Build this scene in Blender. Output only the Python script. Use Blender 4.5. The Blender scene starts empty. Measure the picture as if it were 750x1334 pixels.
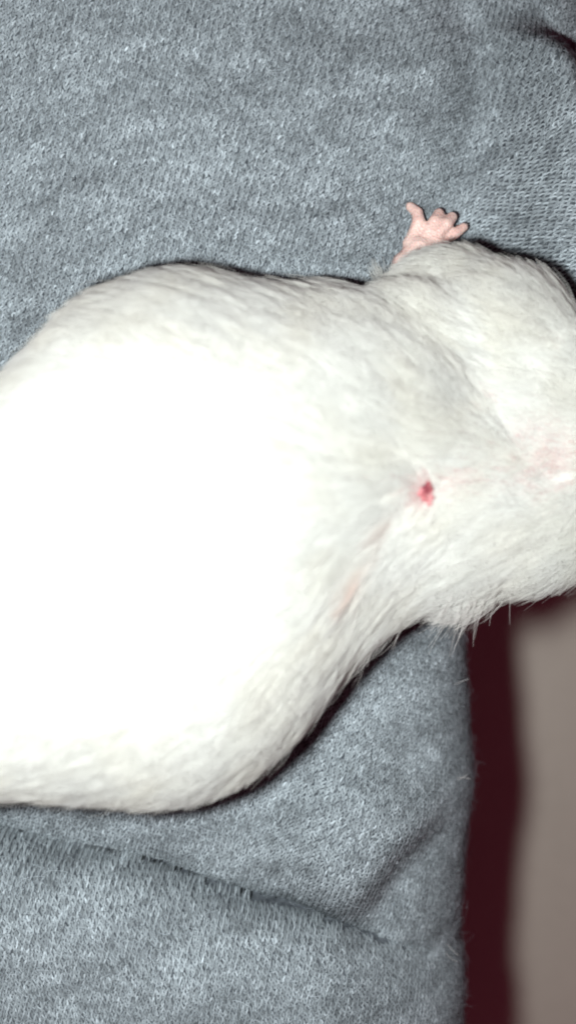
import bpy, bmesh, math
import numpy as np
from mathutils import Vector
from mathutils.bvhtree import BVHTree

rng = np.random.default_rng(7)
scene = bpy.context.scene
col = scene.collection
MM = 0.001

# ------------------------------------------------------------------ camera, world, lamp, exposure
S = 0.12 * MM                 # metres per photograph pixel on the cloth plane
H = 0.22                      # camera height above the cloth

cam_d = bpy.data.cameras.new('camera')
cam = bpy.data.objects.new('camera', cam_d)
col.objects.link(cam)
cam.location = (0, 0, H)
cam.rotation_euler = (0, 0, 0)
cam_d.sensor_fit = 'VERTICAL'
cam_d.sensor_height = 36.0
cam_d.lens = 36.0 * H / (1334 * S)
cam_d.clip_start = 0.005
cam_d.clip_end = 20.0
cam_d.dof.use_dof = True
cam_d.dof.focus_distance = 0.211
cam_d.dof.aperture_fstop = cam_d.lens / 4.2
scene.camera = cam

world = bpy.data.worlds.new('World')
scene.world = world
world.use_nodes = True
bg = world.node_tree.nodes['Background']
bg.inputs['Color'].default_value = (1.0, 0.18, 0.32, 1)     # faint reddish room light
bg.inputs['Strength'].default_value = 0.075

flash_d = bpy.data.lights.new('phone_flash', 'AREA')
flash_d.shape = 'DISK'
flash_d.size = 0.010
flash_d.energy = 0.54
flash_d.color = (0.975, 1.0, 0.985)
flash = bpy.data.objects.new('phone_flash', flash_d)
flash.location = (-0.015, -0.002, 0.185)
col.objects.link(flash)

scene.view_settings.view_transform = 'Standard'
scene.view_settings.look = 'None'
scene.view_settings.exposure = 0.0
scene.view_settings.gamma = 1.0
scene.render.film_transparent = False
scene.cycles.max_bounces = 8
scene.cycles.diffuse_bounces = 6
scene.cycles.transparent_max_bounces = 8
scene.cycles.filter_width = 1.9
scene.cycles.use_denoising = True


# ------------------------------------------------------------------ helpers
def px(x, y, z=0.0):
    """real place of something seen at photo pixel (x, y) that stands z metres above the cloth plane"""
    f = S * (H - z) / H
    return np.array([(x - 375.0) * f, (667.0 - y) * f, z])


def hash01(ix, iy, iz, seed=0):
    n = (ix.astype(np.int64) * 374761393 + iy.astype(np.int64) * 668265263
         + iz.astype(np.int64) * 2147483647 + seed * 1274126177) & 0xFFFFFFFF
    n = ((n ^ (n >> 13)) * 1274126177) & 0xFFFFFFFF
    n = ((n ^ (n >> 15)) * 2246822519) & 0xFFFFFFFF
    n = n ^ (n >> 16)
    return (n & 0xFFFFFF) / float(0x1000000)


def vnoise(x, y, z=None, seed=0):
    x = np.asarray(x, float); y = np.asarray(y, float)
    z = np.zeros_like(x) if z is None else np.asarray(z, float)
    xi, yi, zi = np.floor(x), np.floor(y), np.floor(z)
    fx, fy, fz = x - xi, y - yi, z - zi
    fx = fx * fx * (3 - 2 * fx); fy = fy * fy * (3 - 2 * fy); fz = fz * fz * (3 - 2 * fz)
    r = 0
    for dx in (0, 1):
        for dy in (0, 1):
            for dz in (0, 1):
                w = (fx if dx else 1 - fx) * (fy if dy else 1 - fy) * (fz if dz else 1 - fz)
                r = r + w * hash01(xi + dx, yi + dy, zi + dz, seed)
    return r * 2 - 1


def fbm(x, y, z=None, seed=0, octaves=3):
    r, a = 0, 1.0
    for o in range(octaves):
        r = r + a * vnoise(np.asarray(x) * 2 ** o, np.asarray(y) * 2 ** o,
                           None if z is None else np.asarray(z) * 2 ** o, seed + o * 17)
        a *= 0.5
    return r


def sstep(a, b, t):
    t = np.clip((t - a) / (b - a), 0, 1)
    return t * t * (3 - 2 * t)


def link(o, parent=None):
    col.objects.link(o)
    if parent is not None:
        o.parent = parent
    return o


def new_mat(name):
    m = bpy.data.materials.new(name)
    m.use_nodes = True
    nt = m.node_tree
    return m, nt, nt.nodes['Principled BSDF']


def curves_object(name, pts, rad, mat, parent, attrs):
    n, k, _ = pts.shape
    cd = bpy.data.hair_curves.new(name)
    cd.add_curves([k] * n)
    cd.attributes['position'].data.foreach_set('vector', np.ascontiguousarray(pts, np.float32).ravel())
    ra = cd.attributes.get('radius') or cd.attributes.new('radius', 'FLOAT', 'POINT')
    ra.data.foreach_set('value', np.ascontiguousarray(rad, np.float32).ravel())
    for an, av in attrs.items():
        if an == 'pelt_normal':
            a = cd.attributes.new(an, 'FLOAT_VECTOR', 'CURVE')
            a.data.foreach_set('vector', np.ascontiguousarray(av, np.float32).ravel())
        elif av.ndim == 2:
            a = cd.attributes.new(an, 'FLOAT_COLOR', 'CURVE')
            c4 = np.ones((n, 4), np.float32); c4[:, :3] = av
            a.data.foreach_set('color', c4.ravel())
        else:
            a = cd.attributes.new(an, 'FLOAT', 'CURVE')
            a.data.foreach_set('value', av.astype(np.float32))
    cd.materials.append(mat)
    return link(bpy.data.objects.new(name, cd), parent)


# ------------------------------------------------------------------ materials
def mat_floor():
    m, nt, b = new_mat('beige_floor')
    tc = nt.nodes.new('ShaderNodeTexCoord')
    n1 = nt.nodes.new('ShaderNodeTexNoise'); n1.inputs['Scale'].default_value = 9; n1.inputs['Detail'].default_value = 5
    n2 = nt.nodes.new('ShaderNodeTexNoise'); n2.inputs['Scale'].default_value = 260; n2.inputs['Detail'].default_value = 3
    mx = nt.nodes.new('ShaderNodeMix'); mx.data_type = 'FLOAT'; mx.inputs['Factor'].default_value = 0.3
    cr = nt.nodes.new('ShaderNodeValToRGB')
    cr.color_ramp.elements[0].position = 0.3; cr.color_ramp.elements[0].color = (0.60, 0.55, 0.475, 1)
    cr.color_ramp.elements[1].position = 0.7; cr.color_ramp.elements[1].color = (0.72, 0.66, 0.575, 1)
    nt.links.new(tc.outputs['Object'], n1.inputs['Vector']); nt.links.new(tc.outputs['Object'], n2.inputs['Vector'])
    nt.links.new(n1.outputs['Fac'], mx.inputs['A']); nt.links.new(n2.outputs['Fac'], mx.inputs['B'])
    nt.links.new(mx.outputs['Result'], cr.inputs['Fac']); nt.links.new(cr.outputs['Color'], b.inputs['Base Color'])
    b.inputs['Roughness'].default_value = 0.6
    return m


def mat_sheet():
    m, nt, b = new_mat('grey_wool_ground')
    n1 = nt.nodes.new('ShaderNodeTexNoise'); n1.inputs['Scale'].default_value = 900; n1.inputs['Detail'].default_value = 4
    tc = nt.nodes.new('ShaderNodeTexCoord')
    cr = nt.nodes.new('ShaderNodeValToRGB')
    cr.color_ramp.elements[0].position = 0.3; cr.color_ramp.elements[0].color = (0.045, 0.053, 0.062, 1)
    cr.color_ramp.elements[1].position = 0.75; cr.color_ramp.elements[1].color = (0.13, 0.15, 0.17, 1)
    bu = nt.nodes.new('ShaderNodeBump'); bu.inputs['Strength'].default_value = 0.6; bu.inputs['Distance'].default_value = 0.0003
    nt.links.new(tc.outputs['Object'], n1.inputs['Vector'])
    nt.links.new(n1.outputs['Fac'], cr.inputs['Fac']); nt.links.new(cr.outputs['Color'], b.inputs['Base Color'])
    nt.links.new(n1.outputs['Fac'], bu.inputs['Height']); nt.links.new(bu.outputs['Normal'], b.inputs['Normal'])
    b.inputs['Roughness'].default_value = 0.95
    b.inputs['Specular IOR Level'].default_value = 0.1
    return m


def mat_strand(name, rough=0.9, spec=0.15, transl=0.0, surf=0.7):
    """fibre material; the fibres share part of the normal of the pelt or cloth they grow from"""
    m, nt, b = new_mat(name)
    at = nt.nodes.new('ShaderNodeAttribute'); at.attribute_name = 'tint'
    nt.links.new(at.outputs['Color'], b.inputs['Base Color'])
    b.inputs['Roughness'].default_value = rough
    b.inputs['Specular IOR Level'].default_value = spec
    an = nt.nodes.new('ShaderNodeAttribute'); an.attribute_name = 'pelt_normal'
    ge = nt.nodes.new('ShaderNodeNewGeometry')
    mv = nt.nodes.new('ShaderNodeMix'); mv.data_type = 'VECTOR'; mv.inputs['Factor'].default_value = surf
    no = nt.nodes.new('ShaderNodeVectorMath'); no.operation = 'NORMALIZE'
    nt.links.new(ge.outputs['Normal'], mv.inputs['A']); nt.links.new(an.outputs['Vector'], mv.inputs['B'])
    nt.links.new(mv.outputs['Result'], no.inputs[0]); nt.links.new(no.outputs['Vector'], b.inputs['Normal'])
    if transl > 0:
        out = nt.nodes['Material Output']
        tr = nt.nodes.new('ShaderNodeBsdfTranslucent')
        mx = nt.nodes.new('ShaderNodeMixShader'); mx.inputs['Fac'].default_value = transl
        nt.links.new(at.outputs['Color'], tr.inputs['Color'])
        nt.links.new(b.outputs['BSDF'], mx.inputs[1]); nt.links.new(tr.outputs['BSDF'], mx.inputs[2])
        nt.links.new(mx.outputs['Shader'], out.inputs['Surface'])
    return m


def mat_skin():
    m, nt, b = new_mat('pink_skin')
    tc = nt.nodes.new('ShaderNodeTexCoord')
    n1 = nt.nodes.new('ShaderNodeTexNoise'); n1.inputs['Scale'].default_value = 320; n1.inputs['Detail'].default_value = 5
    cr = nt.nodes.new('ShaderNodeValToRGB')
    cr.color_ramp.elements[0].position = 0.32; cr.color_ramp.elements[0].color = (0.74, 0.50, 0.45, 1)
    cr.color_ramp.elements[1].position = 0.68; cr.color_ramp.elements[1].color = (0.82, 0.63, 0.57, 1)
    vo = nt.nodes.new('ShaderNodeTexVoronoi'); vo.inputs['Scale'].default_value = 2600
    bu = nt.nodes.new('ShaderNodeBump'); bu.inputs['Strength'].default_value = 0.7; bu.inputs['Distance'].default_value = 0.00015
    nt.links.new(tc.outputs['Object'], n1.inputs['Vector']); nt.links.new(tc.outputs['Object'], vo.inputs['Vector'])
    pa = nt.nodes.new('ShaderNodeAttribute'); pa.attribute_name = 'bare_paw'
    cb = nt.nodes.new('ShaderNodeValToRGB')
    cb.color_ramp.elements[0].position = 0.32; cb.color_ramp.elements[0].color = (0.44, 0.335, 0.32, 1)
    cb.color_ramp.elements[1].position = 0.68; cb.color_ramp.elements[1].color = (0.54, 0.44, 0.425, 1)
    mc = nt.nodes.new('ShaderNodeMix'); mc.data_type = 'RGBA'
    nt.links.new(n1.outputs['Fac'], cr.inputs['Fac']); nt.links.new(n1.outputs['Fac'], cb.inputs['Fac'])
    nt.links.new(pa.outputs['Fac'], mc.inputs['Factor']); nt.links.new(cb.outputs['Color'], mc.inputs['A']); nt.links.new(cr.outputs['Color'], mc.inputs['B'])
    nt.links.new(mc.outputs['Result'], b.inputs['Base Color'])
    nt.links.new(vo.outputs['Distance'], bu.inputs['Height']); nt.links.new(bu.outputs['Normal'], b.inputs['Normal'])
    b.inputs['Roughness'].default_value = 0.5
    b.inputs['Subsurface Weight'].default_value = 0.35
    b.inputs['Subsurface Radius'].default_value = (1.0, 0.35, 0.25)
    b.inputs['Subsurface Scale'].default_value = 0.0006
    return m


def mat_plain(name, c, rough=0.5, spec=0.5, coat=0.0, c2=None, scale=1500):
    m, nt, b = new_mat(name)
    tc = nt.nodes.new('ShaderNodeTexCoord')
    n1 = nt.nodes.new('ShaderNodeTexNoise'); n1.inputs['Scale'].default_value = scale; n1.inputs['Detail'].default_value = 4
    cr = nt.nodes.new('ShaderNodeValToRGB')
    cr.color_ramp.elements[0].position = 0.38; cr.color_ramp.elements[0].color = (*c, 1)
    cr.color_ramp.elements[1].position = 0.64; cr.color_ramp.elements[1].color = (*(c2 or tuple(v * 1.2 for v in c)), 1)
    nt.links.new(tc.outputs['Object'], n1.inputs['Vector'])
    nt.links.new(n1.outputs['Fac'], cr.inputs['Fac']); nt.links.new(cr.outputs['Color'], b.inputs['Base Color'])
    b.inputs['Roughness'].default_value = rough
    b.inputs['Specular IOR Level'].default_value = spec
    b.inputs['Coat Weight'].default_value = coat
    return m


# ------------------------------------------------------------------ floor far below the cloth
FLOOR_Z = -0.192
bm = bmesh.new()
bmesh.ops.create_grid(bm, x_segments=4, y_segments=4, size=1.5)
me = bpy.data.meshes.new('floor'); bm.to_mesh(me); bm.free()
me.materials.append(mat_floor())
floor = link(bpy.data.objects.new('floor', me)); floor.location = (0, 0, FLOOR_Z)
floor['kind'] = 'structure'
floor['label'] = 'plain beige floor out of focus below the cloth edge'

# ------------------------------------------------------------------ grey knitted cloth: a folded sheet, described in photo-pixel units
R_EDGE = 215.0      # px, radius of the roll-over at the right edge


def edge_x(v):
    base = 630 + 5 * np.sin((v - 940) / 62.0) + 1.5 * np.sin(v / 23.0) - 14 * sstep(1255, 1380, v)
    return base + 620 * (1 - sstep(360, 800, v))


def cloth_height(x, y):
    """height in mm over the flat plane, x and y in px"""
    z = 0.9 * fbm(x / 170.0, y / 170.0, seed=3) + 0.25 * fbm(x / 45.0, y / 45.0, seed=9)
    # big soft fold at the upper right with a dip before it
    xc = 712 + 0.10 * y + 14 * np.sin(y / 90.0)
    d = x - xc
    up = 1 - sstep(380, 560, y)
    z = z + up * (12.0 * np.exp(-(d / 62.0) ** 2) - 4.2 * np.exp(-((d + 112 - 26 * np.sin(y / 75.0 + 1.0)) / 50.0) ** 2))
    # the cloth falls away behind the crease in the corner
    dc = ((x - 664) * 85 - y * 65) / 107.0 + 5 * np.sin(y / 19.0)
    z = z - up * 13.5 * sstep(-34, 40, dc) + up * 2.0 * sstep(44, 90, dc)
    # rolled fold across the bottom: crease, then a swelling roll
    yc = 1085 + 0.2 * x + 0.00018 * x * x + 3.5 * np.sin(x / 37.0)
    d = (y - yc) * 0.95
    amp = 1 - 0.80 * sstep(400, 590, x)
    roll = np.where(d > 0, 1 - np.exp(-np.maximum(d, 0) / 46.0), 0)
    z = z + amp * (8.5 * roll - 4.2 * np.exp(-np.abs(d) / np.where(d < 0, 62.0, 12.0)) - (0.3 + 1.9 * sstep(120, 380, x)) * np.exp(-np.abs(d) / 8.0) - 0.012 * np.maximum(d - 110, 0))
    # diagonal groove that runs from the edge to the crease
    ax, ay, bx, by = 612.0, 1022.0, 448.0, 1208.0
    L = math.hypot(bx - ax, by - ay); tx, ty = (bx - ax) / L, (by - ay) / L
    s = (x - ax) * tx + (y - ay) * ty
    d = (x - ax) * -ty + (y - ay) * tx + 5 * np.sin(s / 30.0)      # negative: to the lower right
    along = sstep(20, 110, s) * (1 - sstep(190, 290, s))
    z = z + along * (7.0 * sstep(-42, 40, d) * (1 - sstep(60, 190, d)) - 2.0 * np.exp(-((d + 18) / 30.0) ** 2))
    z = z + 7.0 * sstep(420, -150, y) * sstep(620, 100, x)  # upper-left rise, added to bring the cloth nearer the flash and brighten it
    # soft swelling of the cloth along the flank, added to shorten the body's shadow
    yt = np.interp(x, [0, 50, 100, 160, 240, 300, 370, 430, 480], [475, 432, 394, 362, 345, 350, 366, 368, 368])
    z = z + 5.0 * np.exp(-((y - yt + 2) / np.where(y < yt, 120.0, 40.0)) ** 2) * sstep(0, 90, x) * (1 - sstep(430, 515, x))
    # hollow along the rat's shoulder
    ax, ay, bx, by = 640.0, 352.0, 790.0, 470.0
    L = math.hypot(bx - ax, by - ay); tx, ty = (bx - ax) / L, (by - ay) / L
    s = (x - ax) * tx + (y - ay) * ty; d = (x - ax) * -ty + (y - ay) * tx
    z = z - 8.0 * sstep(-70, 60, s) * np.exp(-((d - 14) / 42.0) ** 2)
    return z


def cloth_point(u, v):
    """sheet parameters (px along the sheet) to a point in metres"""
    u = np.asarray(u, float); v = np.asarray(v, float)
    xe = edge_x(v)
    x0 = xe - R_EDGE
    a = np.clip((u - x0) / R_EDGE, 0, math.pi / 2)
    over = np.maximum(u - x0 - R_EDGE * math.pi / 2, 0)
    x = np.where(u < x0, u, x0 + R_EDGE * np.sin(a)) - 0.06 * over
    drop = np.where(u < x0, 0, R_EDGE * (1 - np.cos(a))) + over
    h = cloth_height(x, v)
    nx = np.where(u < x0, 0, np.sin(a))
    fade = np.exp(-over / 60.0)
    X = (x - 375 + nx * h * 3.0 * fade) * S
    Y = (667 - v) * S
    Z = h * MM * (1 - nx * 0.7) * fade - drop * S
    return np.stack([X, Y, Z], -1)


def cloth_frame(u, v):
    e = 1.5
    p = cloth_point(u, v)
    du = (cloth_point(u + e, v) - cloth_point(u - e, v)) / (2 * e)
    dv = (cloth_point(u, v + e) - cloth_point(u, v - e)) / (2 * e)
    n = np.cross(dv, du)
    n /= np.linalg.norm(n, axis=-1, keepdims=True) + 1e-12
    return p, du, dv, n


us = np.concatenate([np.arange(-1150, -150, 25), np.arange(-150, 900, 5), np.arange(900, 2300, 30)])
vs = np.concatenate([np.arange(-900, -120, 30), np.arange(-120, 1480, 5), np.arange(1480, 2300, 30)])
U, V = np.meshgrid(us, vs)
P = cloth_point(U, V)
# the outer border of the sheet hangs down to the floor
fall = np.clip(np.maximum.reduce([(-900 - U) / 250, (-650 - V) / 250, (V - 2050) / 220, 0 * U]), 0, 1)
P[..., 2] = P[..., 2] * (1 - fall) + (FLOOR_Z + 0.001) * fall
P[..., 2] = np.maximum(P[..., 2], FLOOR_Z + 0.001)
nv, nu = U.shape
idx = np.arange(nv * nu).reshape(nv, nu)
faces = np.stack([idx[:-1, :-1], idx[1:, :-1], idx[1:, 1:], idx[:-1, 1:]], -1).reshape(-1, 4)
me = bpy.data.meshes.new('knitted_cloth')
me.vertices.add(nv * nu); me.vertices.foreach_set('co', P.astype(np.float32).ravel())
me.loops.add(faces.size); me.loops.foreach_set('vertex_index', faces.ravel().astype(np.int32))
me.polygons.add(len(faces))
me.polygons.foreach_set('loop_start', np.arange(0, faces.size, 4, dtype=np.int32))
me.polygons.foreach_set('use_smooth', np.ones(len(faces), bool))
me.update(calc_edges=True); me.validate()
me.materials.append(mat_sheet())
cloth = link(bpy.data.objects.new('knitted_cloth', me))
cloth['label'] = 'heathered grey knitted cloth lying in soft folds under the white rat'
cloth['category'] = 'cloth'


# ------------------------------------------------------------------ the rat: one continuous body
def ease_table(tab, xs, sm):
    t = np.array(tab, float)
    out = []
    for c in range(1, t.shape[1]):
        yv = np.interp(xs, t[:, 0], t[:, c])
        k = int(sm); w = np.exp(-np.linspace(-2, 2, 2 * k + 1) ** 2); w /= w.sum()
        yv = np.convolve(np.pad(yv, k, mode='edge'), w, mode='valid')
        out.append(yv)
    return out


TORSO = [  # px station, upper outline, lower outline (px, of the skin under the fur), height mm
    (-385, 716, 724, 16), (-375, 660, 780, 24), (-345, 600, 880, 38), (-280, 540, 960, 47), (-150, 512, 1025, 53),
    (-60, 512, 1042, 55), (0, 488, 1042, 56), (50, 446, 1042, 57), (100, 405, 1043, 57), (160, 370, 1047, 57),
    (240, 352, 1046, 56), (300, 356, 1028, 54), (350, 368, 996, 52), (400, 369, 944, 50), (450, 366, 880, 47),
    (500, 368, 838, 45), (550, 376, 812, 43), (600, 396, 796, 41), (650, 412, 786, 39), (700, 410, 762, 38),
    (750, 422, 732, 37), (800, 440, 708, 35), (850, 462, 684, 32), (900, 492, 656, 28), (950, 522, 630, 23),
    (1000, 548, 606, 17), (1022, 566, 592, 12), (1028, 576, 582, 11)]
xs = np.concatenate([np.arange(-385, -330, 4), np.arange(-330, 980, 10), np.arange(980, 1029, 4)])
top, bot, hgt = ease_table(TORSO, xs, 3)
top = top + 13 + 26 * (1 - sstep(40, 190, xs))
bot = bot - 17
hgt = hgt - 4.0 * sstep(380, 800, xs) * (1 - sstep(850, 1000, xs))
NT = 56
ring = []
for i, x in enumerate(xs):
    h = hgt[i] * MM * (1 + 0.10 * (1 - min(1, max(0, (x - 330) / 200))))
    zw = 0.40 * h if x < 560 else (0.40 + 0.10 * min(1, (x - 560) / 150)) * h
    z_base = 0.0 if x < 520 else 0.10 * h * min(1, (x - 520) / 120)
    zt = zw * (1 - 0.5 * (1 - float(sstep(430, 540, x))))
    a = px(x, top[i], zt); b = px(x, bot[i], zw)
    cy, ry = (a[1] + b[1]) / 2, (a[1] - b[1]) / 2
    r = []
    for k in range(NT):
        t = 2 * math.pi * k / NT
        c, s_ = math.cos(t), math.sin(t)
        e = 1.06 if s_ > 0 else 0.72
        yy = cy + ry * math.copysign(abs(c) ** (0.97 if s_ > 0 else (0.55 if (c > 0 and x < 520) else 0.92)), c)
        zc = zw + (zt - zw) * float(sstep(-0.2, 0.9, c))
        zz = zc + ((h - 1.2 * MM - zc) if s_ > 0 else (zc - z_base)) * math.copysign(abs(s_) ** e, s_)
        # the trunk leans a little: the crest of the back lies nearer to the lower outline
        r.append((a[0], yy, zz))
    ring.append(r)
bm = bmesh.new()
vr = [[bm.verts.new(p) for p in r] for r in ring]
for i in range(len(vr) - 1):
    for k in range(NT):
        bm.faces.new((vr[i][k], vr[i][(k + 1) % NT], vr[i + 1][(k + 1) % NT], vr[i + 1][k]))
bm.faces.new(list(reversed(vr[0]))); bm.faces.new(vr[-1])


def blob(centre, radii, rotz=0.0, roty=0.0):
    from mathutils import Matrix
    m = (Matrix.Translation(Vector(centre)) @ Matrix.Rotation(rotz, 4, 'Z') @ Matrix.Rotation(roty, 4, 'Y')
         @ Matrix.Diagonal((*radii, 1)))
    bmesh.ops.create_uvsphere(bm, u_segments=32, v_segments=20, radius=1, matrix=m)


def tube(points, radii, seg=12):
    """tapered limb through points, closed at both ends with round caps"""
    pts = [Vector(p) for p in points]
    for i in range(len(pts) - 1):
        a, b, ra, rb = pts[i], pts[i + 1], radii[i], radii[i + 1]
        n = 7
        d = b - a
        q = d.to_track_quat('Z', 'Y').to_matrix().to_4x4()
        rings = []
        for j in range(n + 1):
            t = j / n
            rr = ra + (rb - ra) * t
            rings.append([bm.verts.new(a + d * t + (q @ Vector((math.cos(6.28318 * k / seg) * rr, math.sin(6.28318 * k / seg) * rr, 0)))) for k in range(seg)])
        for j in range(n):
            for k in range(seg):
                bm.faces.new((rings[j][k], rings[j][(k + 1) % seg], rings[j + 1][(k + 1) % seg], rings[j + 1][k]))
        bm.faces.new(list(reversed(rings[0]))); bm.faces.new(rings[-1])
        blob(a, (ra,) * 3)
    blob(pts[-1], (radii[-1],) * 3)


# forelimbs folded beside the chest
blob(px(612, 410, 13 * MM), (11.5 * MM, 8.0 * MM, 12 * MM), rotz=math.radians(-26))
blob(px(668, 452, 17 * MM), (14 * MM, 9.5 * MM, 15 * MM), rotz=math.radians(-33))
blob(px(575, 450, 18 * MM), (13 * MM, 8 * MM, 15 * MM), rotz=math.radians(-20))
blob(px(560, 388, 8 * MM), (6.5 * MM, 4.8 * MM, 6 * MM), rotz=math.radians(30))
blob(px(616, 726, 14 * MM), (9 * MM, 6.8 * MM, 11 * MM), rotz=math.radians(20))
# cheek
blob(px(752, 512, 18 * MM), (12 * MM, 10 * MM, 14 * MM))
blob(px(705, 676, 16 * MM), (14 * MM, 8.5 * MM, 12.5 * MM), rotz=math.radians(24))
# haunches and tail, left of the picture
blob(px(-230, 560, 18 * MM), (17 * MM, 9 * MM, 17 * MM))
blob(px(-230, 960, 18 * MM), (17 * MM, 9 * MM, 17 * MM))
tube([px(-370, 720, 12 * MM), px(-520, 735, 6 * MM), px(-760, 690, 3.5 * MM), px(-1000, 600, 2.5 * MM)],
     [5 * MM, 3.6 * MM, 2.8 * MM, 1.4 * MM])
# ears, right of the picture
blob(px(858, 452, 33 * MM), (1.6 * MM, 7 * MM, 7.5 * MM), rotz=math.radians(25))
blob(px(862, 700, 33 * MM), (1.6 * MM, 7 * MM, 7.5 * MM), rotz=math.radians(-25))



def settle(name, bm_, voxel, iters, lam):
    """voxel skin over the rough forms, then relaxed"""
    me_ = bpy.data.meshes.new(name); bm_.normal_update(); bm_.to_mesh(me_); bm_.free()
    o = bpy.data.objects.new(name, me_); col.objects.link(o)
    rm = o.modifiers.new('r', 'REMESH'); rm.mode = 'VOXEL'; rm.voxel_size = voxel
    out = bpy.data.meshes.new_from_object(o.evaluated_get(bpy.context.evaluated_depsgraph_get()))
    bpy.data.objects.remove(o); bpy.data.meshes.remove(me_)
    n = len(out.vertices)
    c_ = np.empty(n * 3, np.float32); out.vertices.foreach_get('co', c_); c_ = c_.reshape(-1, 3).astype(float)
    ed = np.empty(len(out.edges) * 2, np.int32); out.edges.foreach_get('vertices', ed); ed = ed.reshape(-1, 2)
    deg = np.maximum(np.bincount(ed.ravel(), minlength=n), 1).astype(float)[:, None]
    for _ in range(iters):
        s_ = np.stack([np.bincount(ed[:, 0], c_[ed[:, 1], k], n) + np.bincount(ed[:, 1], c_[ed[:, 0], k], n) for k in range(3)], 1)
        c_ += lam * (s_ / deg - c_)
    return out, c_


def img(p):
    f = S * (H - p[:, 2]) / H
    return p[:, 0] / f + 375.0, 667.0 - p[:, 1] / f


trunk_me, tc_ = settle('trunk', bm, 0.5 * MM, 45, 0.6)
tx_, ty_ = img(tc_)


def carve(path, radius, depth):
    """press a soft hollow into the skin along a path given in photo pixels"""
    global tc_
    best = np.full(len(tc_), 1e9)
    for (x0, y0), (x1, y1) in zip(path[:-1], path[1:]):
        t = np.clip(((tx_ - x0) * (x1 - x0) + (ty_ - y0) * (y1 - y0)) / ((x1 - x0) ** 2 + (y1 - y0) ** 2), 0, 1)
        best = np.minimum(best, np.hypot(tx_ - x0 - t * (x1 - x0), ty_ - y0 - t * (y1 - y0)))
    tc_[:, 2] -= depth * MM * np.exp(-(best / radius) ** 2) * sstep(14 * MM, 24 * MM, tc_[:, 2])


carve([(495, 720), (525, 662), (556, 632), (606, 612), (655, 612), (720, 604)], 34, 0.7)
carve([(440, 392), (520, 408), (570, 440), (612, 486), (640, 530)], 48, 1.7)
carve([(640, 530), (690, 560), (745, 585)], 36, 0.8)
carve([(470, 800), (540, 770), (600, 700)], 32, 0.6)
trunk_me.vertices.foreach_set('co', tc_.astype(np.float32).ravel()); trunk_me.update()

# the pink forepaw that reaches out from under the shoulder
bm = bmesh.new()
Z0 = cloth_point(np.array(555.0), np.array(310.0))[2]


def pp(x, y, z):
    return px(x, y, Z0 + z * MM)


tube([pp(545, 398, 5.0), pp(524, 370, 3.4), pp(527, 345, 3.2)], [2.6 * MM, 2.0 * MM, 2.1 * MM])
tube([pp(531, 343, 3.0), pp(545, 325, 2.8)], [2.1 * MM, 2.2 * MM])
tube([pp(540, 330, 2.8), pp(566, 318, 2.6)], [1.9 * MM, 1.7 * MM])
DIG = [
    [(536, 318, 2.6), (540, 302, 2.7), (545, 289, 2.9), (543, 277, 2.4), (534, 269, 1.6)],
    [(550, 315, 2.8), (559, 299, 3.1), (566, 288, 2.9), (571, 278, 1.8)],
    [(557, 315, 2.8), (572, 301, 3.2), (581, 292, 3.0), (588, 283, 1.9)],
    [(562, 321, 2.3), (580, 312, 2.4), (592, 304, 2.2), (603, 296, 1.5)],
]
DR = [[1.5, 1.04, 1.08, 0.93, 0.76], [1.25, 0.97, 1.02, 0.86], [1.25, 0.99, 1.04, 0.88], [1.15, 0.87, 0.91, 0.76]]
for dg, dr in zip(DIG, DR):
    tube([pp(*p) for p in dg], [r * MM for r in dr], seg=10)

paw_me, pc_ = settle('paw', bm, 0.2 * MM, 5, 0.5)
paw_me.vertices.foreach_set('co', pc_.astype(np.float32).ravel()); paw_me.update()
t_o = bpy.data.objects.new('t', trunk_me); p_o = bpy.data.objects.new('p', paw_me)
col.objects.link(t_o); col.objects.link(p_o)
bo = t_o.modifiers.new('u', 'BOOLEAN'); bo.operation = 'UNION'; bo.solver = 'EXACT'; bo.object = p_o
body_me = bpy.data.meshes.new_from_object(t_o.evaluated_get(bpy.context.evaluated_depsgraph_get()))
bpy.data.objects.remove(t_o); bpy.data.objects.remove(p_o)
bpy.data.meshes.remove(trunk_me); bpy.data.meshes.remove(paw_me)
body_me.name = 'white_rat'
body_me.polygons.foreach_set('use_smooth', np.ones(len(body_me.polygons), bool))
nvb = len(body_me.vertices)
co = np.empty(nvb * 3, np.float32); body_me.vertices.foreach_get('co', co); co = co.reshape(-1, 3).astype(float)
bx, by = img(co)
paw_w = sstep(372, 352, by + 0.0 * bx) * sstep(495, 508, bx) * (1 - sstep(612, 625, bx)) * sstep(9.0 * MM, 6.0 * MM, co[:, 2])
paw_w = paw_w * (1 - sstep(0, 26, by - (372 - 0.55 * (bx - 515))))
body_me.update()
ba = body_me.attributes.new('bare_paw', 'FLOAT', 'POINT')
ba.data.foreach_set('value', (sstep(508, 520, bx) * (1 - sstep(365, 390, by)) * (co[:, 2] < 9 * MM)).astype(np.float32))
body_me.materials.clear(); body_me.materials.append(mat_skin())
rat = link(bpy.data.objects.new('white_rat', body_me))
rat['label'] = 'white furred rat lying on grey knitted cloth, one pink paw out, red sore on neck'
rat['category'] = 'rat'

tree = BVHTree.FromPolygons([Vector(v) for v in co], [tuple(p.vertices) for p in body_me.polygons])


def on_body(x, y):
    """point of the skin seen at photo pixel (x, y), with its normal"""
    d = Vector(px(x, y, 0.0)) - Vector((0, 0, H))
    hit = tree.ray_cast(Vector((0, 0, H)), d.normalized())
    return hit[0], hit[1]


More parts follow.
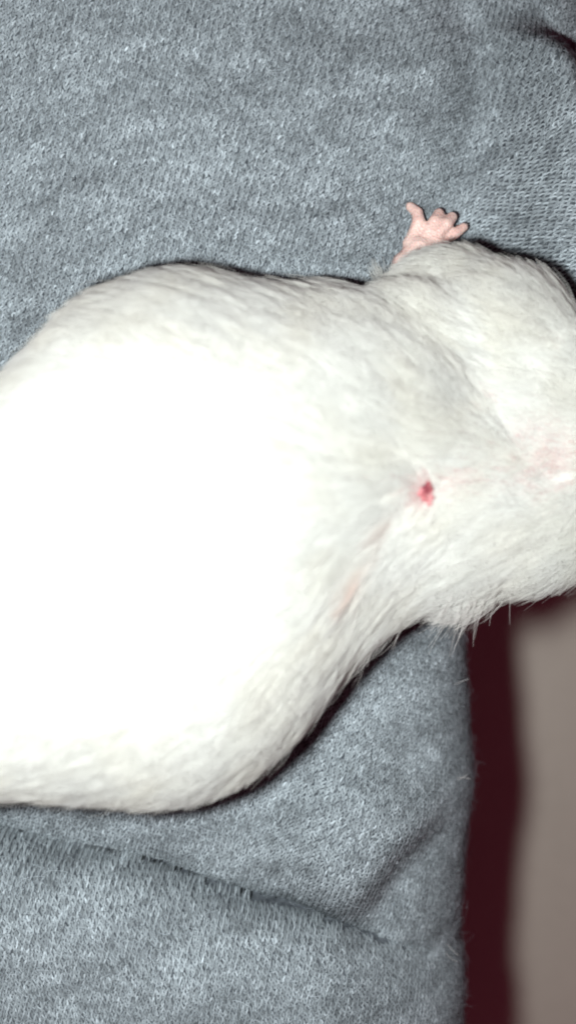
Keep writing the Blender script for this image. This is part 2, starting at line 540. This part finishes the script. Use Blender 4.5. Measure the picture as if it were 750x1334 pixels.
# ------------------------------------------------------------------ fur
vn = np.empty(nvb * 3, np.float32); body_me.vertices.foreach_get('normal', vn); vn = vn.reshape(-1, 3).astype(float)
body_me.calc_loop_triangles()
tri = np.empty(len(body_me.loop_triangles) * 3, np.int32); body_me.loop_triangles.foreach_get('vertices', tri); tri = tri.reshape(-1, 3)
e1 = co[tri[:, 1]] - co[tri[:, 0]]; e2 = co[tri[:, 2]] - co[tri[:, 0]]
area = 0.5 * np.linalg.norm(np.cross(e1, e2), axis=1)
cen = co[tri].mean(1); cx, cy_ = img(cen)
wgt = area.copy()
wgt *= np.where((cx > -60) & (cx < 810), 1.0, 0.45)
wgt *= sstep(0.5 * MM, 3 * MM, cen[:, 2])
wgt *= np.where(cx < -392, 0, 1)                                   # bare tail
wgt *= np.where(vn[tri].mean(1)[:, 2] < -0.55, 0.0, 1.0)           # nothing on the flat underside
wgt *= 1 - np.clip(paw_w[tri].mean(1) * 1.6, 0, 1)
wgt *= np.where((cx > 500) & (cx < 548) & (cy_ > 330) & (cy_ < 385) & (cen[:, 2] < 6.2 * MM), 0, 1)
wgt *= np.where((cx > 505) & (cx < 612) & (cy_ < 352 - 0.33 * (cx - 520)) & (cen[:, 2] < 8 * MM), 0, 1)


def hair_roots(n):
    t = rng.choice(len(tri), n, p=wgt / wgt.sum())
    r1 = np.sqrt(rng.random(n)); r2 = rng.random(n)
    w = np.stack([1 - r1, r1 * (1 - r2), r1 * r2], 1)
    p = (co[tri[t]] * w[..., None]).sum(1)
    nn = (vn[tri[t]] * w[..., None]).sum(1)
    nn /= np.linalg.norm(nn, axis=1, keepdims=True)
    return p, nn


SORE = (555, 643)


def flow(p, nn):
    ix, iy = img(p)
    mid = 720 - 0.16 * ix
    s_ = (iy - mid) / 260.0
    vx = -1.0 + 0 * ix
    vy = np.where(s_ < 0, -0.62 * np.tanh(s_ * 1.1) * 1.0, -1.05 * np.tanh(s_ * 1.0))
    # towards the rump the coat lies straighter on the upper side
    vy = vy * np.where(s_ < 0, 0.25 + 0.75 * sstep(60, 330, ix), 0.7 + 0.3 * sstep(40, 260, ix))
    vy = vy + 0.16 * vnoise(p[:, 0] / 0.011, p[:, 1] / 0.011, seed=5) + 0.14 * vnoise(p[:, 0] / 0.0042, p[:, 1] / 0.0042, p[:, 2] / 0.0042, seed=6)
    v = np.stack([vx, vy, np.zeros_like(vx)], 1)
    # the coat parts round the sore
    dx, dy = ix - SORE[0], -(iy - SORE[1])
    rr = np.hypot(dx, dy) + 1e-6
    k = np.exp(-(rr / 30.0) ** 2)[:, None]
    v = v * (1 - 0.45 * k) + k * 0.8 * np.stack([dx / rr, dy / rr, 0 * rr], 1)
    v -= (v * nn).sum(1, keepdims=True) * nn
    v /= np.linalg.norm(v, axis=1, keepdims=True) + 1e-9
    return v, ix, iy


def build_fur(n, length, lift, rad, K=6, clump=0.5, cell=1.3 * MM, jit=0.16):
    p, nn = hair_roots(n)
    t, ix, iy = flow(p, nn)
    # thin places: round the sore and on the forehead at the right border
    rs = np.hypot((ix - SORE[0]) / 1.0, (iy - SORE[1]) / 1.05) + 4 * vnoise(ix / 6, iy / 6, seed=31)
    rp = np.hypot((ix - 606) / 46.0, (iy - 622) / 27.0)
    rq = np.hypot((ix - 728) / 66.0, (iy - 592) / 72.0)
    keep = (0.06 + 0.94 * sstep(4, 19, rs)) * (1 - 0.8 * np.exp(-rp ** 2)) * (1 - 0.90 * np.exp(-rq ** 2)
            * np.clip(0.85 + 0.35 * vnoise(ix / 17, iy / 17, seed=41), 0, 1.04))
    m = rng.random(n) < keep
    p, nn, t, ix, iy, rs, rp, rq = p[m], nn[m], t[m], ix[m], iy[m], rs[m], rp[m], rq[m]
    n = len(p)
    ci = np.floor(p / cell)
    jx = hash01(ci[:, 0], ci[:, 1], ci[:, 2], 1) - 0.5
    jz = hash01(ci[:, 0], ci[:, 1], ci[:, 2], 2) - 0.5
    b = np.cross(nn, t)
    ccen = (ci + 0.5) * cell
    off = ccen - p
    off -= (off * nn).sum(1, keepdims=True) * nn
    L = length * (0.7 + 0.5 * rng.random(n)) * (0.62 + 0.38 * sstep(14, 60, rs))
    L *= (0.72 + 0.28 * sstep(330, 420, iy)) * (1 - 0.55 * np.exp(-(rq / 1.15) ** 2)) * (1 - 0.45 * np.exp(-(rp / 1.2) ** 2))
    lf = lift * (0.75 + 0.5 * rng.random(n)) * (1 + 1.0 * jz)
    r_b = (jit + 0.35 * np.exp(-rq ** 2)) * rng.normal(size=n) + 0.26 * jx
    s_ = np.linspace(0, 1, K)[None, :, None]
    pts = (p[:, None, :] - nn[:, None, :] * 0.15 * MM
           + t[:, None, :] * (L[:, None, None] * s_)
           + b[:, None, :] * (L * r_b)[:, None, None] * s_ ** 1.5
           + nn[:, None, :] * (L * lf)[:, None, None] * (s_ - 0.55 * s_ ** 2)
           + off[:, None, :] * (clump * (1 - 0.9 * np.exp(-(rq / 1.2) ** 2)))[:, None, None] * s_ ** 1.3)
    pts += rng.normal(size=(n, 1, 3)) * 0.05 * MM * s_
    rr = rad * (0.8 + 0.4 * rng.random(n))[:, None] * np.linspace(1, 0.35, K)[None, :]
    # natural colour: white, faintly cream, peach stains below the sore
    base = np.array([0.886, 0.905, 0.872]) * (0.90 + 0.10 * rng.random(n))[:, None] * (0.92 + 0.08 * hash01(ci[:, 0], ci[:, 1], ci[:, 2], 5))[:, None]
    crm = np.clip(0.25 + 0.5 * fbm(ix / 40, iy / 40, seed=77), 0, 1)[:, None]
    base = base * (1 - crm) + base * np.array([1.0, 0.98, 0.94]) * crm
    sa = (ix - 475) * 0.5 + (iy - 736) * 0.866 * -1; sb = (ix - 475) * 0.866 + (iy - 736) * 0.5
    ta = (ix - 512) * 0.35 - (iy - 690) * 0.94; tb = (ix - 512) * 0.94 + (iy - 690) * 0.35
    st = 0.27 * np.exp(-((sa / 22) ** 2 + (sb / 9) ** 2)) + 0.26 * np.exp(-((ta / 24) ** 2 + (tb / 7) ** 2))
    st = st * np.clip(0.35 + 1.3 * hash01(ci[:, 0], ci[:, 1], ci[:, 2], 8), 0, 1.3)
    st = np.clip(st * (0.7 + 0.5 * rng.random(n)), 0, 1)[:, None]
    base = base * (1 - st) + np.array([0.80, 0.43, 0.32]) * st
    rd = (0.2 * np.exp(-(rs / 15.0) ** 2) * rng.random(n))[:, None]
    base = base * (1 - rd) + np.array([0.62, 0.30, 0.28]) * rd
    return pts, rr, base, nn


fur_mat = mat_strand('white_fur', rough=0.55, spec=0.25, transl=0.36, surf=0.42)
a = build_fur(420000, 6.8 * MM, 0.29, 0.030 * MM, clump=0.5, cell=1.4 * MM, jit=0.10)
b = build_fur(11000, 6.5 * MM, 0.45, 0.026 * MM, clump=0.15, jit=0.3)
pts = np.concatenate([a[0], b[0]]); rr = np.concatenate([a[1], b[1]]); tint = np.concatenate([a[2], b[2]])
fur = curves_object('fur', pts, rr, fur_mat, rat, {'tint': tint, 'pelt_normal': np.concatenate([a[3], b[3]])})
fur['kind'] = 'stuff'


def hair_group(n, box, z_rng, length, dirs, rad, spread=0.2):
    """long guard hairs that start on the skin seen inside a px box"""
    out, nrm, K = [], [], 7
    s_ = np.linspace(0, 1, K)[:, None]
    tries = 0
    while len(out) < n and tries < n * 20:
        tries += 1
        x = rng.uniform(box[0], box[2]); y = rng.uniform(box[1], box[3])
        h, nn = on_body(x, y)
        if h is None or not (z_rng[0] < h.z < z_rng[1]):
            continue
        d = np.array(dirs) + rng.normal(size=3) * spread
        d /= np.linalg.norm(d)
        L = length * rng.uniform(0.6, 1.15)
        side = np.cross(d, [0, 0, 1.0]); nrm.append(np.array(nn))
        out.append(np.array(h) + d * L * s_ + np.array(nn) * 0.5 * MM * s_ + side * L * rng.normal() * 0.10 * s_ ** 2)
    o = np.array(out)
    r = np.repeat((rad * np.linspace(1, 0.3, K))[None], len(o), 0)
    return o, r, np.array(nrm)


g = [hair_group(80, (590, 760, 690, 812), (0.002, 0.03), 7.5 * MM, (-0.62, -0.78, -0.25), 0.034 * MM),
     hair_group(40, (420, 800, 590, 930), (0.002, 0.03), 5.5 * MM, (-0.65, -0.75, -0.2), 0.032 * MM),
     hair_group(70, (738, 613, 756, 621), (0.002, 0.06), 6.5 * MM, (-0.95, -0.30, 0.22), 0.035 * MM, 0.06)]
pts = np.concatenate([q[0] for q in g]); rr = np.concatenate([q[1] for q in g])
gh = curves_object('guard_hairs', pts, rr, fur_mat, rat, {'tint': np.tile(np.array([0.9, 0.89, 0.86]), (len(pts), 1)), 'pelt_normal': np.concatenate([q[2] for q in g])})
gh['kind'] = 'stuff'

# ------------------------------------------------------------------ the red sore on the neck
hp, hn = on_body(*SORE)
q = hn.to_track_quat('Z', 'Y')
bm = bmesh.new()
NR, NA = 9, 30
prev = None
for i in range(NR + 1):
    f = i / NR
    cur = []
    for k in range(NA):
        t = 2 * math.pi * k / NA
        rad = (1.40 + 0.30 * math.sin(2 * t + 0.6) + 0.30 * math.sin(3 * t + 2) + 0.20 * math.sin(7 * t)) * MM * f
        lx, ly = rad * math.cos(t) * 0.92, rad * math.sin(t) * 1.1
        z = 0.30 * math.exp(-((f - 0.62) / 0.24) ** 2) - 0.10 * f ** 4 + 0.16 * float(vnoise(np.array(lx / 0.0004), np.array(ly / 0.0004), seed=4)) * (1 - f)
        z += 0.12 * math.sin(3 * t) * math.exp(-((f - 0.6) / 0.3) ** 2) + 0.10 * (1 - f)
        if i == NR:
            z = -0.35
        cur.append(bm.verts.new(hp + q @ Vector((lx, ly, (z + 0.12) * MM))) if (i > 0 or k == 0) else None)
    if i == 1:
        for k in range(NA):
            bm.faces.new((prev[0], cur[k], cur[(k + 1) % NA]))
    elif i > 1:
        for k in range(NA):
            bm.faces.new((prev[k], cur[k], cur[(k + 1) % NA], prev[(k + 1) % NA]))
    prev = cur
for f_ in bm.faces:
    f_.smooth = True
me = bpy.data.meshes.new('sore'); bm.to_mesh(me); bm.free()
me.materials.append(mat_plain('raw_sore', (0.15, 0.012, 0.028), 0.42, 0.4, 0.1, (0.55, 0.20, 0.21), 700))
sore = link(bpy.data.objects.new('sore', me), rat)
sore['label'] = 'small raw red sore with pink rim on the neck'

# claws of the paw
claw_mat = mat_plain('pale_claw', (0.62, 0.52, 0.42), 0.35)
for dgp, dr in zip(DIG, DR):
    a = Vector(pp(*dgp[-2])); b = Vector(pp(*dgp[-1]))
    d = (b - a).normalized()
    bm = bmesh.new()
    prev = None
    for j in range(6):
        f = j / 5
        c = b + d * (dr[-1] * 0.55 * MM + f * 0.75 * MM) + Vector((0, 0, (0.25 - 0.8 * f * f) * MM))
        rr_ = 0.30 * MM * (1 - f) ** 0.7 + 0.02 * MM
        qq = d.to_track_quat('Z', 'Y')
        cur = [bm.verts.new(c + qq @ Vector((rr_ * math.cos(6.28318 * k / 8), rr_ * math.sin(6.28318 * k / 8), 0))) for k in range(8)]
        if prev:
            for k in range(8):
                bm.faces.new((prev[k], prev[(k + 1) % 8], cur[(k + 1) % 8], cur[k]))
        prev = cur
    bm.faces.new(prev)
    for f_ in bm.faces:
        f_.smooth = True
    me = bpy.data.meshes.new('claw'); bm.to_mesh(me); bm.free(); me.materials.append(claw_mat)
    link(bpy.data.objects.new('claw', me), rat)

# ------------------------------------------------------------------ knitted stitches: every stitch two bundles of fibres
WALE, COURSE = 7.0, 5.3       # px


def wale_angle(x, y):
    """lean of the knit columns from upright, to the right, degrees"""
    a = 19 + 6 * vnoise(x / 220.0, y / 220.0, seed=21)
    yc = 1085 + 0.2 * x + 0.00018 * x * x
    a = a + (-17) * sstep(-4, 10, y - yc)
    f = sstep(560, 690, x) * (1 - sstep(400, 560, y))
    a = a + f * (-10 + 68 * sstep(60, 330, y))
    return np.radians(a)


def hidden_under_rat(u, v):
    t = np.interp(u, [-400, -300, 0, 100, 240, 350, 450, 560, 650, 760], [760, 620, 560, 470, 420, 440, 450, 450, 460, 500])
    b2 = np.interp(u, [-400, -300, 0, 240, 350, 450, 560, 650, 760], [700, 900, 985, 985, 930, 800, 740, 720, 690])
    return (v > t) & (v < b2)


ni = np.arange(-300, 300); nj = np.arange(-360, 360)
I, J = np.meshgrid(ni, nj); I = I.ravel(); J = J.ravel()
a0 = math.radians(14)
gu = 330 + I * WALE * math.cos(a0) + J * COURSE * math.sin(a0)
gv = 660 + I * WALE * math.sin(a0) * 0.9 - J * COURSE * math.cos(a0)
m = (gu > -130) & (gu < 905) & (gv > -130) & (gv < 1470)
m &= (gu < edge_x(gv) - R_EDGE + R_EDGE * math.pi / 2 + 40) & ~hidden_under_rat(gu, gv)
m &= np.abs(gv - (1085 + 0.2 * gu + 0.00018 * gu * gu + 3.5 * np.sin(gu / 37.0)) - 1.0) > 3.0 * sstep(200, 360, gu) * (1 - sstep(500, 560, gu))     # none bridges the deep crease
gu, gv = gu[m], gv[m]
gu = gu + rng.normal(size=len(gu)) * 0.55; gv = gv + rng.normal(size=len(gv)) * 0.5
ang = wale_angle(gu, gv)
NS, K = 5, 5
allp, allr, allt, alln = [], [], [], []
for side in (-1, 1):
    n = len(gu)
    la = ang + math.radians(18) * side + rng.normal(size=n) * 0.10
    # direction of this leg on the sheet
    dx, dy = np.sin(la), -np.cos(la)
    cxl = gu + side * 1.7 * np.cos(ang); cyl = gv + side * 1.7 * np.sin(ang)
    leglen = 7.6 * (0.9 + 0.2 * rng.random(n))
    shade = 0.50 * fbm((gu - 0.25 * gv) / 75, (gv + 0.25 * gu) / 24, seed=51, octaves=2) + 0.31 * rng.normal(size=n) + 0.20 * side
    shade += 0.35 * vnoise(gu / 12, gv / 9, seed=61)
    for s_i in range(NS):
        ph = 2 * math.pi * (s_i + rng.random(n) * 0.6) / NS
        uu = np.linspace(-0.5, 0.5, K)
        P_ = np.empty((n, K, 3))
        tw = rng.uniform(1.5, 2.6, n)
        rb = 0.80 * (0.75 + 0.5 * rng.random(n))
        wob = rng.normal(size=(n, K)) * 0.28
        for k in range(K):
            pr = 1 - 1.15 * (2 * uu[k]) ** 2 * 0.42
            lat = rb * pr * np.cos(ph + tw * uu[k] * 2) + wob[:, k]
            hz = rb * pr * np.sin(ph + tw * uu[k] * 2) * 0.8
            arch = (2.6 if side > 0 else 1.7) * (1 - (2 * uu[k]) ** 2) + 0.3
            pu = cxl + dx * leglen * uu[k] - dy * lat
            pv = cyl + dy * leglen * uu[k] + dx * lat
            p, _, _, nn = cloth_frame(pu, pv) if k in (0, 2, 4) else (cloth_point(pu, pv), 0, 0, None)
            if nn is None:
                nn = last_n
            last_n = nn
            P_[:, k] = p + nn * ((arch + hz) * S)[:, None]
        allp.append(P_); alln.append(last_n)
        allr.append(np.repeat((0.50 * S * (0.75 + 0.5 * rng.random(n)))[:, None], K, 1) * np.array([0.8, 1, 1, 1, 0.8]))
        lum = 0.30 * np.exp(0.44 * shade + 0.25 * rng.normal(size=n))
        lum = np.clip(lum, 0.06, 0.8)
        allt.append(lum[:, None] * np.array([0.865, 1.0, 1.085]))
pts = np.concatenate(allp); rr = np.concatenate(allr); tint = np.concatenate(allt)
yarn_mat = mat_strand('grey_wool', 0.95, 0.08, 0.0, 0.75)
kn = curves_object('knit_stitches', pts, rr, yarn_mat, cloth, {'tint': tint, 'pelt_normal': np.concatenate(alln)})
kn['kind'] = 'stuff'

# loose fibres standing off the wool
nf = 34000
fu = rng.uniform(-130, 900, nf); fv = rng.uniform(-130, 1460, nf)
m = (fu < edge_x(fv) - R_EDGE + R_EDGE * math.pi / 2 + 40) & ~hidden_under_rat(fu, fv)
fu, fv = fu[m], fv[m]
# more of them show along the rolled edge
ev = rng.uniform(740, 1450, 5000); eu = edge_x(ev) - R_EDGE + R_EDGE * rng.uniform(0.95, 1.6, 5000)
fu = np.concatenate([fu, eu]); fv = np.concatenate([fv, ev]); nf = len(fu)
p, du, dv, nn = cloth_frame(fu, fv)
K = 6
d1 = rng.normal(size=(nf, 3)); d1 -= (d1 * nn).sum(1, keepdims=True) * nn * 0.8; d1 /= np.linalg.norm(d1, axis=1, keepdims=True)
d2 = np.cross(nn, d1)
L = rng.gamma(3.0, 0.55, nf) * MM; L = np.clip(L * 0.75, 0.4 * MM, 2.4 * MM)
s_ = np.linspace(0, 1, K)[None, :, None]
lift = rng.uniform(0.15, 0.75, nf)[:, None, None]
curl = rng.normal(size=nf)[:, None, None] * 1.0
Lc = L[:, None, None]
fp = (p + nn * 2.0 * S)[:, None, :] + d1[:, None, :] * Lc * s_ + nn[:, None, :] * Lc * lift * (s_ - 0.6 * s_ ** 2) + d2[:, None, :] * Lc * curl * s_ ** 2
fr = np.repeat((rng.uniform(0.010, 0.020, nf) * MM)[:, None], K, 1)
lum = np.clip(0.36 * np.exp(0.5 * rng.normal(size=nf)), 0.05, 0.7)
fz = curves_object('loose_fibres', fp, fr, yarn_mat, cloth, {'tint': lum[:, None] * np.array([0.86, 1.0, 1.10]), 'pelt_normal': nn})
fz['kind'] = 'stuff'
# a few bright lint threads caught at the edge
lint = [(1030, 0.98, 2.6, (0.95, 0.12)), (1034, 1.0, 2.0, (0.7, 0.5)), (1262, 1.05, 2.8, (0.6, -0.7)), (1275, 1.02, 2.2, (0.5, -0.8)), (905, 1.05, 2.4, (0.9, 0.35))]
lp = []
for (v, k, ln, d) in lint:
    uu = edge_x(np.array(float(v))) - R_EDGE + R_EDGE * k
    p, _, _, nn = cloth_frame(np.array([uu]), np.array([float(v)]))
    s1 = np.linspace(0, 1, K)[:, None]
    lp.append(p[0] + nn[0] * 3 * S + np.array([d[0], d[1], 0.35]) * ln * MM * s1 + np.array([0.2, 0.3, 0.3]) * ln * MM * s1 ** 2 * rng.normal() * 0.6)
lp = np.array(lp)
lt = curves_object('lint_threads', lp, np.full(lp.shape[:2], 0.028 * MM), yarn_mat, cloth, {'tint': np.full((len(lp), 3), 0.5), 'pelt_normal': np.tile(np.array([0.0, 0.0, 1.0]), (len(lp), 1))})
lt['kind'] = 'stuff'

# eyes of the rat, right of the picture
eye_mat = mat_plain('ruby_eye', (0.16, 0.01, 0.015), 0.08, 0.6, 0.5)
for (x, y) in ((905, 505), (905, 648)):
    h_, n_ = on_body(x, y)
    if h_ is None:
        continue
    bm = bmesh.new(); bmesh.ops.create_uvsphere(bm, u_segments=20, v_segments=14, radius=2.2 * MM)
    for f_ in bm.faces:
        f_.smooth = True
    me = bpy.data.meshes.new('eye'); bm.to_mesh(me); bm.free(); me.materials.append(eye_mat)
    o = link(bpy.data.objects.new('eye', me), rat); o.location = h_ - n_ * 0.8 * MM
